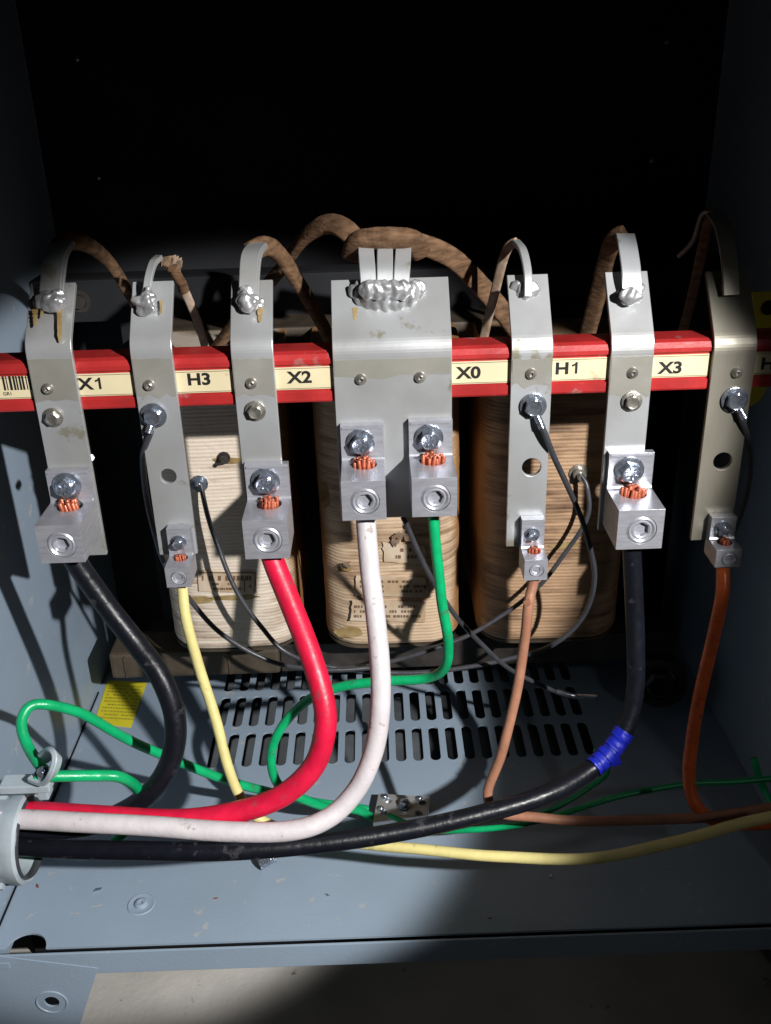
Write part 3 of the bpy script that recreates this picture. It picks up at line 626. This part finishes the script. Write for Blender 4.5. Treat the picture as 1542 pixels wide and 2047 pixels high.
# ================================================================ mechanical lugs
def lug(label, tang, top, shelf, ftop, fbot, dcop=1.0, tt=.0045, small=False, filled=True):
    xa, xb = tang; Yt = YP-.0003-tt
    A = P(xa, top, Yt); Bq = P(xb, top, Yt); x0, x1 = A.x, Bq.x; zt = A.z
    cpx = (xa+xb)/2; zs = P(cpx, shelf, Yt).z; Yf = Z(cpx, ftop, zs).y; zf = P(cpx, fbot, Yf).z
    cx = (x0+x1)/2; wv = x1-x0; yb = YP-.0003
    o = thing('cable_lug', (cx, yb, zf), label, 'lug', 'mechanical cable lugs' if not small else 'small mechanical cable lugs')
    pr = [(yb, zf), (yb, zt), (Yt, zt), (Yt, zs+.0015), (Yt-.0006, zs+.0004), (Yt-.0018, zs), (Yf, zs), (Yf, zf)]
    bm = bmesh.new(); prism(bm, [Vector((x0, y, z)) for y, z in pr], Vector((wv, 0, 0)))
    body = link('body', bm, 'lug', o)
    cb = bmesh.new(); rs = min(wv*.33, (zs-zf)*.40); sc = Vector((cx+wv*.03, Yf, (zs+zf)/2-(zs-zf)*.02))
    cyl(cb, sc, Vector((0, -1, 0)), rs, -.0045 if not small else -.002, .01, 36)
    rh = min(wv*.30, (Yt-Yf)*.42); hc = Vector((cx+wv*.02, Yt-rh*.9, zs)); cyl(cb, hc, Vector((0, 0, 1)), rh, -(zs-zf)*.35, .01, 32)
    cut(body, cb)
    md = body.modifiers.new('bevel', 'BEVEL'); md.width = .0004; md.segments = 2; md.limit_method = 'ANGLE'; md.angle_limit = R(40)
    # set screw
    bm = bmesh.new(); ax = Vector((0, -1, 0)); r = rs*.97; d0 = -.0040 if not small else -.0018
    ax_, u, v = frame_of(ax); rings = []; ph = random.random()
    for rad, d, hx in ((r, d0, 0), (r, -.0006, 0), (r*.86, .0003, 0), (r*.72, -.0006, 0), (r*.60, -.0004, 0), (r*.50, -.0009, 1), (r*.50, d0+.0004, 1)):
        ring = []
        for i in range(36):
            an = 2*math.pi*i/36; q = rad
            if hx: q = rad*math.cos(math.pi/6)/math.cos((an % (math.pi/3))-math.pi/6)*1.08
            ring.append(bm.verts.new(sc+ax_*d+(u*math.cos(an+ph)+v*math.sin(an+ph))*q))
        rings.append(ring)
    for X_, Y_ in zip(rings, rings[1:]):
        for i in range(36): j = (i+1) % 36; bm.faces.new((X_[i], X_[j], Y_[j], Y_[i]))
    bm.faces.new(rings[-1])
    link('set_screw', bm, 'lug', o, smooth=True, angle=35)
    # strands
    bm = bmesh.new(); rr = rh*random.uniform(.13, .17); lean = random.uniform(-.12, .12); sq = random.uniform(1.3, 1.7)
    for ix in range(-5, 6):
        for iy in range(-5, 6):
            x = (ix+(iy % 2)*.5)*rr*1.95; y = iy*rr*1.7
            if math.hypot(x, y*sq) < rh*.82 and random.random() < .93:
                h = random.uniform(.0016, .0042)*(.6 if small else 1)
                tl = Vector((lean+random.uniform(-.10, .10), random.uniform(-.14, .05), 1)).normalized()
                lathe(bm, hc+Vector((x, y, -.004)), tl, [(0, 0), (rr, 0), (rr, .0042+h), (rr*.85, .0044+h), (0, .0044+h)], 10)
    link('copper_strands', bm, 'copper', o, smooth=True, angle=40)
    zc = (zt+zs)/2+(.0 if small else .0006); hexbolt(o, Vector((cx-wv*.04, Yt-.0003, zc)), min(wv*.24, (zt-zs)*.36), 'zinc', h=.0062 if not small else .0042, cross=not small, washer=True)
    if not small:    # upstanding anti-rotation edge lines stamped on tang
        bm = bmesh.new(); box(bm, x0+.0008, x1-.0008, Yt-.0006, Yt-.00005, zt-.0022, zt-.0008, .0002, 1); link('tang_lip', bm, 'lug', o)
    return o, cx, (Yt+Yf)/2, zf
G = {}
G['X1'] = lug('large lug on the leftmost bracket holding the black cable', (90, 177), 942, 1003, 1050, 1125)
G['X2'] = lug('large lug holding the red cable below the X2 bracket', (488, 576), 930, 998, 1040, 1117)
G['X0a'] = lug('left one of the two large lugs on the wide X0 plate, holding the white cable', (680, 767), 852, 920, 962, 1040)
G['X0b'] = lug('right one of the two large lugs on the wide X0 plate, holding the green wire', (817, 905), 842, 912, 956, 1033)
G['X3'] = lug('large lug holding the black cable with blue tape below the X3 bracket', (1219, 1309), 907, 976, 1020, 1098)
G['H3'] = lug('small lug holding the yellow wire at the foot of the H3 bracket', (332, 380), 1058, 1110, 1136, 1174, small=True, tt=.006)
G['H1'] = lug('small lug holding the brown wire at the foot of the H1 bracket', (1044, 1090), 1040, 1096, 1120, 1160, small=True, tt=.006)
G['H2'] = lug('small dim lug holding the orange wire at the foot of the rightmost bracket', (1424, 1474), 1035, 1078, 1100, 1134, small=True, tt=.006)
def start(k, l):
    o, cx, cy, zf = G[k]; return [Vector((cx, cy, zf+.006)), Vector((cx, cy, zf-.004))]+[P(*q) for q in l]
# ================================================================ cables
def run(k, l, dia, m, label, wob=.0006, name='cable', c='cable'): return cable(name, start(k, l), dia, m, label, c, wob=wob)
run('X1', [(205, 1200, .476), (265, 1275, .47), (320, 1352, .46), (350, 1432, .452), (346, 1510, .445), (312, 1572, .44), (255, 1618, .438), (170, 1652, .436), (60, 1658, .432), (-30, 1660, .432)], .0128, 'c_black', 'thick black cable bowing from the leftmost lug down into the conduit fitting')
run('X2', [(585, 1215, .466), (622, 1310, .45), (645, 1390, .438), (650, 1460, .43), (628, 1530, .425), (565, 1590, .42), (470, 1625, .418), (350, 1640, .418), (200, 1633, .422), (60, 1624, .428), (-30, 1622, .43)], .0128, 'c_red', 'thick red cable curving from the X2 lug left into the conduit fitting')
run('X0a', [(738, 1130, .47), (752, 1240, .455), (762, 1350, .44), (760, 1430, .432), (745, 1510, .425), (712, 1580, .418), (655, 1635, .41), (575, 1661, .405), (450, 1662, .405), (300, 1651, .408), (150, 1643, .411), (40, 1638, .415), (-40, 1636, .416)], .0113, 'c_white', 'thick white cable curving from the wide plate left into the conduit fitting')
run('X3', [(1268, 1180, .478), (1272, 1290, .472), (1268, 1390, .465), (1240, 1475, .455), (1185, 1535, .445), (1090, 1588, .43), (960, 1628, .42), (800, 1662, .412), (650, 1685, .405), (450, 1700, .400), (250, 1700, .404), (120, 1697, .41), (40, 1692, .415), (-40, 1690, .416)], .0108, 'c_black', 'long black cable sweeping from the X3 lug across the bottom, with blue tape')
tp = cat(ppts([(1249, 1460, .4566), (1228, 1492, .4527), (1205, 1517, .4490), (1186, 1534, .4454)]), 16)
bm = bmesh.new(); sweep(bm, tp, circ(.0060, 26), scale=lambda t: 1+.11*((t*4.6+.2) % 1)+.05*noise.noise(Vector((t*20, 3, 1))))
for v in bm.verts: v.co += Vector((noise.noise(v.co*500), noise.noise(v.co*500+Vector((5, 0, 0))), noise.noise(v.co*500+Vector((9, 0, 0)))))*.0005
e0 = tp[20]; prism(bm, [e0+Vector((-.003, -.0062, .001)), e0+Vector((.003, -.0064, .002)), e0+Vector((.005, -.0075, -.005)), e0+Vector((-.001, -.0070, -.007))], Vector((0, .0003, 0)))
tag(link('phase_tape', bm, 'c_blue', None, smooth=True, angle=35), 'bright blue tape wrapped round the black cable at lower right', 'tape')
run('X0b', [(874, 1110, .478), (884, 1200, .478), (896, 1285, .478), (890, 1335, .485), (850, 1356, .495), (760, 1362, .50), (680, 1374, .505), (615, 1400, .51), (565, 1450, .51), (543, 1510, .505), (555, 1565, .50), (600, 1595, .497), (650, 1612, .505), (712, 1620, .52), (742, 1630, .53)], .0062, 'c_green', 'green wire from the right lug of the wide plate looping down to the ground bar', .0012, 'ground_wire', 'wire')
cable('ground_wire', [(104, 1552, .418), (84, 1530, .424), (58, 1490, .437), (44, 1445, .446), (62, 1414, .454), (105, 1408, .46), (160, 1423, .468), (230, 1462, .478), (310, 1502, .49), (400, 1540, .50), (500, 1574, .51), (600, 1598, .52), (680, 1612, .528), (735, 1620, .535)], .0062, 'c_green', 'green wire looping over the fitting clamp and running right to the ground bar', 'wire', wob=.0012)
cable('ground_wire', [(70, 1552, .415), (120, 1551, .418), (190, 1550, .425), (248, 1557, .43), (282, 1590, .445), (265, 1650, .455), (200, 1700, .438), (140, 1706, .430), (70, 1700, .426), (10, 1695, .424)], .0064, 'c_green', 'short green wire from the fitting clamp looping back under the cable bundle', 'wire', wob=.001)
cable('ground_wire', [(780, 1630, .515), (840, 1658, .49), (920, 1660, .475), (1020, 1652, .47), (1120, 1628, .47), (1240, 1592, .475), (1380, 1568, .48), (1480, 1562, .48), (1560, 1556, .48)], .0040, 'c_green', 'thin green wire running right from the ground bar behind the orange wire', 'wire', wob=.001)
cable('ground_wire', [(1040, 1640, .485), (1110, 1615, .49), (1180, 1572, .50), (1215, 1540, .51), (1190, 1500, .53)], .0036, 'c_green', 'short dim green wire rising behind the blue tape', 'wire', wob=.001)
cable('ground_wire', [(1508, 1515, .50), (1515, 1545, .495), (1528, 1580, .49), (1545, 1610, .48)], .0050, 'c_green', 'short green wire end at the right cabinet wall', 'wire')
run('H3', [(373, 1240, .48), (400, 1340, .475), (430, 1440, .465), (455, 1530, .455), (480, 1592, .45), (522, 1640, .444), (600, 1668, .438), (720, 1688, .43), (850, 1698, .42), (1000, 1712, .41), (1180, 1714, .40), (1350, 1682, .40), (1460, 1652, .40), (1560, 1630, .40)], .0064, 'c_yellow', 'pale yellow wire from the H3 lug crossing the floor to the right edge', .0009, 'wire', 'wire')
run('H1', [(1057, 1215, .48), (1048, 1290, .478), (1032, 1390, .47), (1005, 1500, .46), (976, 1585, .455), (1000, 1625, .45), (1080, 1636, .445), (1200, 1641, .44), (1400, 1634, .43), (1560, 1612, .42)], .0061, 'c_brown', 'brown wire from the H1 lug hanging down then running right', .0011, 'wire', 'wire')
run('H2', [(1444, 1190, .48), (1424, 1285, .475), (1402, 1380, .465), (1385, 1470, .455), (1378, 1550, .445), (1394, 1612, .435), (1445, 1642, .43), (1560, 1645, .42)], .0078, 'c_orange', 'orange wire from the rightmost lug curving to the right edge', .0006, 'wire', 'wire')
bm = bmesh.new(); q = P(1046, 1203, .473); prism(bm, [q, q+Vector((.003, -.001, .003)), q+Vector((.0045, 0, -.002)), q+Vector((.002, .001, -.005))], Vector((.0008, .001, 0)))
tag(link('insulation_flap', bm, 'c_brown', None), 'small nicked flap of brown insulation on the wire below the H1 lug', 'flap')
SW = 'thin dark sensing wires'
def ring_terminal(parent, px, py, dx, dy, Y=YP-.0012):
    c = P(px, py, Y); e = P(px+dx, py+dy, Y-.002); d = (e-c); L = d.length; d.normalize(); s = d.cross(Vector((0, -1, 0))).normalized(); bm = bmesh.new()
    prism(bm, [c-s*.004, c+s*.004, c+d*L*.55+s*.0022, c+d*L*.55-s*.0022], Vector((0, .0008, 0)))
    pts = [c+d*L*.5, c+d*L*.8+Vector((0, -.0008, 0)), c+d*L*1.25+Vector((0, -.0012, 0))]
    sweep(bm, pts, circ(.0021, 12)); return link('ring_terminal', bm, 'zinc', parent, smooth=True, angle=35)
def sense(l, dia, label, m='c_grey', rt_=None):
    o = cable('sensing_wire', l, dia, m, label, 'wire', wob=.0015)
    if rt_: ring_terminal(o, *rt_)
    return o
sense([(302, 862, .4975), (290, 892, .500), (286, 930, .512), (292, 985, .520), (308, 1060, .525), (332, 1130, .54), (382, 1200, .55), (450, 1272, .555), (545, 1322, .555), (640, 1340, .552), (740, 1335, .555)], .0034, 'grey sensing wire from the H3 bracket bolt curving under the left winding', rt_=(308, 832, -8, 26))
sense([(401, 968, .600), (408, 1000, .596), (430, 1080, .588), (468, 1170, .58), (520, 1250, .575), (575, 1305, .57), (660, 1334, .565), (780, 1345, .565), (900, 1338, .565), (1010, 1320, .565), (1100, 1292, .56), (1165, 1235, .555), (1188, 1150, .545), (1170, 1062, .53), (1130, 960, .512), (1098, 885, .497), (1078, 845, .4955)], .0034, 'long dark sensing wire from the left winding stud to the H1 bracket bolt', rt_=(1066, 812, 14, 34))
sense([(1160, 948, .600), (1174, 975, .595), (1176, 1020, .592), (1152, 1078, .590), (1100, 1148, .588), (1030, 1212, .585), (950, 1262, .58), (860, 1300, .575), (760, 1328, .572), (690, 1335, .57)], .0032, 'dark sensing wire from the right winding stud crossing behind the brown wire')
sense([(806, 1035, .515), (850, 1130, .520), (900, 1215, .53), (960, 1285, .54), (1020, 1338, .55), (1100, 1380, .56), (1150, 1392, .56), (1192, 1393, .555)], .0032, 'dark sensing wire from behind the wide plate with its lit end brightened above the vents')
cable('lit_wire_end', [(1112, 1382, .5592), (1150, 1391, .5592), (1196, 1394, .5542)], .0040, 'zinc', 'bright sleeve painting the lit end of a sensing wire above the right vent slots', 'lit wire end')  # bright metal over the wire's end stands in for light on it
sense([(1478, 822, .4965), (1494, 870, .500), (1500, 930, .515), (1490, 1000, .54), (1460, 1080, .57)], .0034, 'short dim sensing wire from the rightmost bracket bolt passing behind that bracket', rt_=(1470, 800, 14, 28))
# ================================================================ conduit fitting with clamp
rc = P(62, 1674, .42)
cf = thing('conduit_fitting', rc, 'grey die cast conduit fitting through the left wall with the thick cables entering it', 'conduit fitting')
bm = bmesh.new(); ax = Vector((1, 0, 0)); o0 = Vector((XL, rc.y, rc.z)); L = rc.x-XL; r0 = .0235
lathe(bm, o0, ax, [(r0*1.22, 0), (r0*1.22, .008), (r0*1.08, .009), (r0*1.05, L-.010), (r0*1.10, L-.008), (r0*1.10, L-.0015), (r0*1.03, L), (r0*.95, L-.001), (r0*.92, L-.006), (r0*.90, L-.04)], 48)
link('collar', bm, 'diecast', cf, smooth=True, angle=32)
bm = bmesh.new()
for k in range(10):
    a = 2*math.pi*k/10; d = Vector((0, math.cos(a), math.sin(a))); s = Vector((0, -math.sin(a), math.cos(a))); p = o0+Vector((.0085, 0, 0))+d*r0*1.04
    prism(bm, [p-s*.0022, p+s*.0022, p+s*.0022+d*.0035, p-s*.0022+d*.0035], Vector((L-.020, 0, 0)))
link('grip_rib', bm, 'diecast', cf)
bm = bmesh.new(); lathe(bm, o0+Vector((L-.003, 0, 0)), ax, [(r0*.95, 0), (r0*.99, .002), (r0*.95, .0042), (r0*.90, .002), (r0*.91, 0)], 48); link('bushing_liner', bm, 'c_grey', cf, smooth=True)
q = P(62, 1562, .418)
bm = bmesh.new(); box(bm, q.x-.0165, q.x+.0115, q.y-.005, q.y+.006, q.z-.0045, q.z+.0005, .0008); box(bm, q.x+.0035, q.x+.0095, q.y-.004, q.y+.005, q.z-.0105, q.z-.004, .001)
link('lug_base', bm, 'diecast', cf)
bm = bmesh.new(); h = [(66, 1552, .4165), (92, 1560, .412), (108, 1540, .410), (114, 1515, .413), (104, 1504, .418), (88, 1514, .424)]
sweep(bm, cat(ppts(h), 8), rrect(.0032, .0075, .0006), wref=None); link('wire_clamp', bm, 'diecast', cf, smooth=True, angle=40)
bm = bmesh.new(); lathe(bm, P(88, 1548, .414), Vector((.2, -.4, .9)), [(0, -.004), (.0036, -.004), (.0036, .003), (.003, .0038), (.001, .0038), (.001, .002), (0, .002)], 20); link('clamp_screw', bm, 'zinc', cf, smooth=True, angle=35)
# ================================================================ ground bar, floor bits
gz = .009
cs = [Z(757, 1586, gz), Z(860, 1592, gz), Z(856, 1630, gz), Z(745, 1644, gz)]
gb = thing('ground_bar', (cs[0]+cs[2])/2-Vector((0, 0, gz)), 'small aluminium ground bar with screws on the floor behind the black cable', 'ground bar')
bm = bmesh.new(); prism(bm, cs, Vector((0, 0, -.005))); pl = link('plate', bm, 'alu', gb)
cb = bmesh.new()
hp = [(776, 1600), (768, 1624), (845, 1604), (838, 1626)]
for px, py in hp: cyl(cb, Z(px, py, gz), Vector((0, 0, 1)), .0026, -.0035, .01, 20)
cut(pl, cb); md = pl.modifiers.new('bevel', 'BEVEL'); md.width = .0005; md.limit_method = 'ANGLE'
for px, py in hp[:3]:
    bm = bmesh.new(); lathe(bm, Z(px-6, py-6, gz), Vector((-.3, 0, 1)), [(0, -.001), (.0026, -.001), (.0026, .0012), (.0018, .0022), (0, .0024)], 16); link('screw', bm, 'zinc', gb, smooth=True, angle=40)
bm = bmesh.new(); q = Z(808, 1611, gz); lathe(bm, q, Vector((0, 0, 1)), [(0, 0), (.0052, 0), (.0050, .0012), (.0036, .0012), (.0036, .0042), (.0028, .0048), (.001, .0046), (.0009, .002), (0, .002)], 6+6); link('screw', bm, 'zinc', gb, smooth=True, angle=35)
for x_ in (cs[0].x+.008, cs[1].x-.008):
    pass
bm = bmesh.new(); m0 = (cs[0]+cs[2])/2; box(bm, m0.x-.006, m0.x+.006, m0.y-.005, m0.y+.005, .0003, gz-.0052); link('standoff', bm, 'dullsteel', gb)
bm = bmesh.new(); a = Z(520, 1735, .001); a = Vector((a.x, a.y, .006)); d = Vector((.9, .35, .25)).normalized()
lathe(bm, a, d, [(0, 0), (.0040, 0), (.0040, .001), (.0034, .0016), (.0038, .0026), (.0034, .0034), (.0038, .0044), (.0034, .0052), (.0038, .0062), (.0034, .007), (.0038, .008), (.0034, .009), (.0038, .010), (.0034, .012), (0, .0125)], 24)
o = tag(link('loose_screw', bm, 'zinc', None, smooth=True, angle=25), 'silver threaded screw end lying on the floor in front of the black cable', 'screw')
zmin = min((v.co.z for v in o.data.vertices)); 
for v in o.data.vertices: v.co.z += .0003-zmin
# yellow stickers
bm = bmesh.new(); prism(bm, [Z(216, 1360, .0006), Z(294, 1364, .0006), Z(262, 1454, .0006), Z(188, 1446, .0006)], Vector((0, 0, -.0004)))
yl = link('warning_sticker', bm, 'yellowlab', None); tag(yl, 'yellow rectangular sticker on the cabinet floor at lower left', 'sticker')
bm = bmesh.new(); a = Z(216, 1360, .0008); b2 = Z(294, 1364, .0008); c2 = Z(188, 1446, .0008)
for r_ in range(11):
    f = .10+.075*r_; x = .08
    while x < .9:
        wd = random.uniform(.03, .09); 
        if random.random() < .85:
            def q_(u, v): return a+(b2-a)*u+(c2-a)*v
            prism(bm, [q_(x, f), q_(min(.92, x+wd), f), q_(min(.92, x+wd), f+.028), q_(x, f+.028)], Vector((0, 0, -.0001)))
        x += wd+.02
link('print', bm, 'inky', yl)
Yy = .57
bm = bmesh.new(); pts = [P(1504, 584, Yy), P(1600, 580, Yy), P(1600, 690, Yy), P(1514, 690, Yy)]; prism(bm, pts, Vector((0, .0008, 0)))
y2 = tag(link('warning_label', bm, 'yellowlab', None), 'dim yellow warning label standing behind the rightmost bracket above the red bar', 'label')
bm = bmesh.new(); cyl(bm, P(1536, 615, Yy-.0003), Vector((0, -1, 0)), .0045, -.0002, .0002, 24); link('printed_dot', bm, 'ink', y2)
bm = bmesh.new(); cyl(bm, P(1490, 775, Yy), Vector((0, -1, 0)), .0135, -.0008, 0, 40)
tag(link('round_label', bm, 'yellowlab', None), 'dim round yellow label below the red bar behind the rightmost bracket', 'label')
bm = bmesh.new(); q = P(180, 915, .522); lathe(bm, q, Vector((.5, -.8, .3)), [(0, -.012), (.0025, -.012), (.0025, .002), (.0018, .003), (0, .003)], 20)
tag(link('bolt_end', bm, 'zinc', None, smooth=True, angle=40), 'bright bolt end sticking out behind the right edge of the leftmost bracket', 'bolt')

for px, py in ((155, 118), (198, 355), (1333, 84), (1303, 322)):
    q = P(px, py, YB-.0005); bm = bmesh.new(); lathe(bm, q, Vector((0, -1, 0)), [(0, 0), (.0022, 0), (.0020, .0012), (0, .0018)], 12); link('rear_screw', bm, 'zinc', cab, smooth=True)
rf = thing('round_fitting', P(1318, 1372, .64), 'dark round fitting low at the right behind the black cable with blue tape', 'fitting')
bm = bmesh.new(); lathe(bm, P(1318, 1362, .64), Vector((-.25, -1, .1)), [(.022, -.01), (.022, .004), (.019, .006), (.015, .006), (.014, .002), (0, .002)], 36); link('flange', bm, 'iron', rf, smooth=True, angle=35)
bm = bmesh.new(); lathe(bm, P(1318, 1362, .634), Vector((-.25, -1, .1)), [(.012, -.002), (.012, .008), (.009, .010), (.008, .003), (0, .003)], 6); link('nut', bm, 'iron', rf)
for k, (px, py, sz) in enumerate(((196, 1779, .0016), (75, 1772, .0012), (1100, 1752, .0011), (432, 1796, .0009), (655, 1790, .0010), (980, 1835, .0009))):
    q = Z(px, py, .0003); bm = bmesh.new(); a = random.uniform(0, 3)
    d = Vector((math.cos(a), math.sin(a), 0))*sz*1.6; e = Vector((-math.sin(a), math.cos(a), 0))*sz*.5
    prism(bm, [q-d-e, q+d*.6-e, q+d+e*.4, q-d*.3+e], Vector((sz*.2, 0, sz*.7)))
    tag(link('metal_chip', bm, 'zinc' if k % 2 == 0 else 'copper', None), ['bright chip of metal on the floor left of the dimpled screw', 'tiny copper chip on the floor under the conduit fitting', 'tiny bright chip on the dim right half of the floor', 'tiny copper chip on the floor right of the dimpled screw', 'tiny bright chip on the floor right of the loose screw', 'tiny copper chip near the front edge in the dim floor'][k], 'chip')
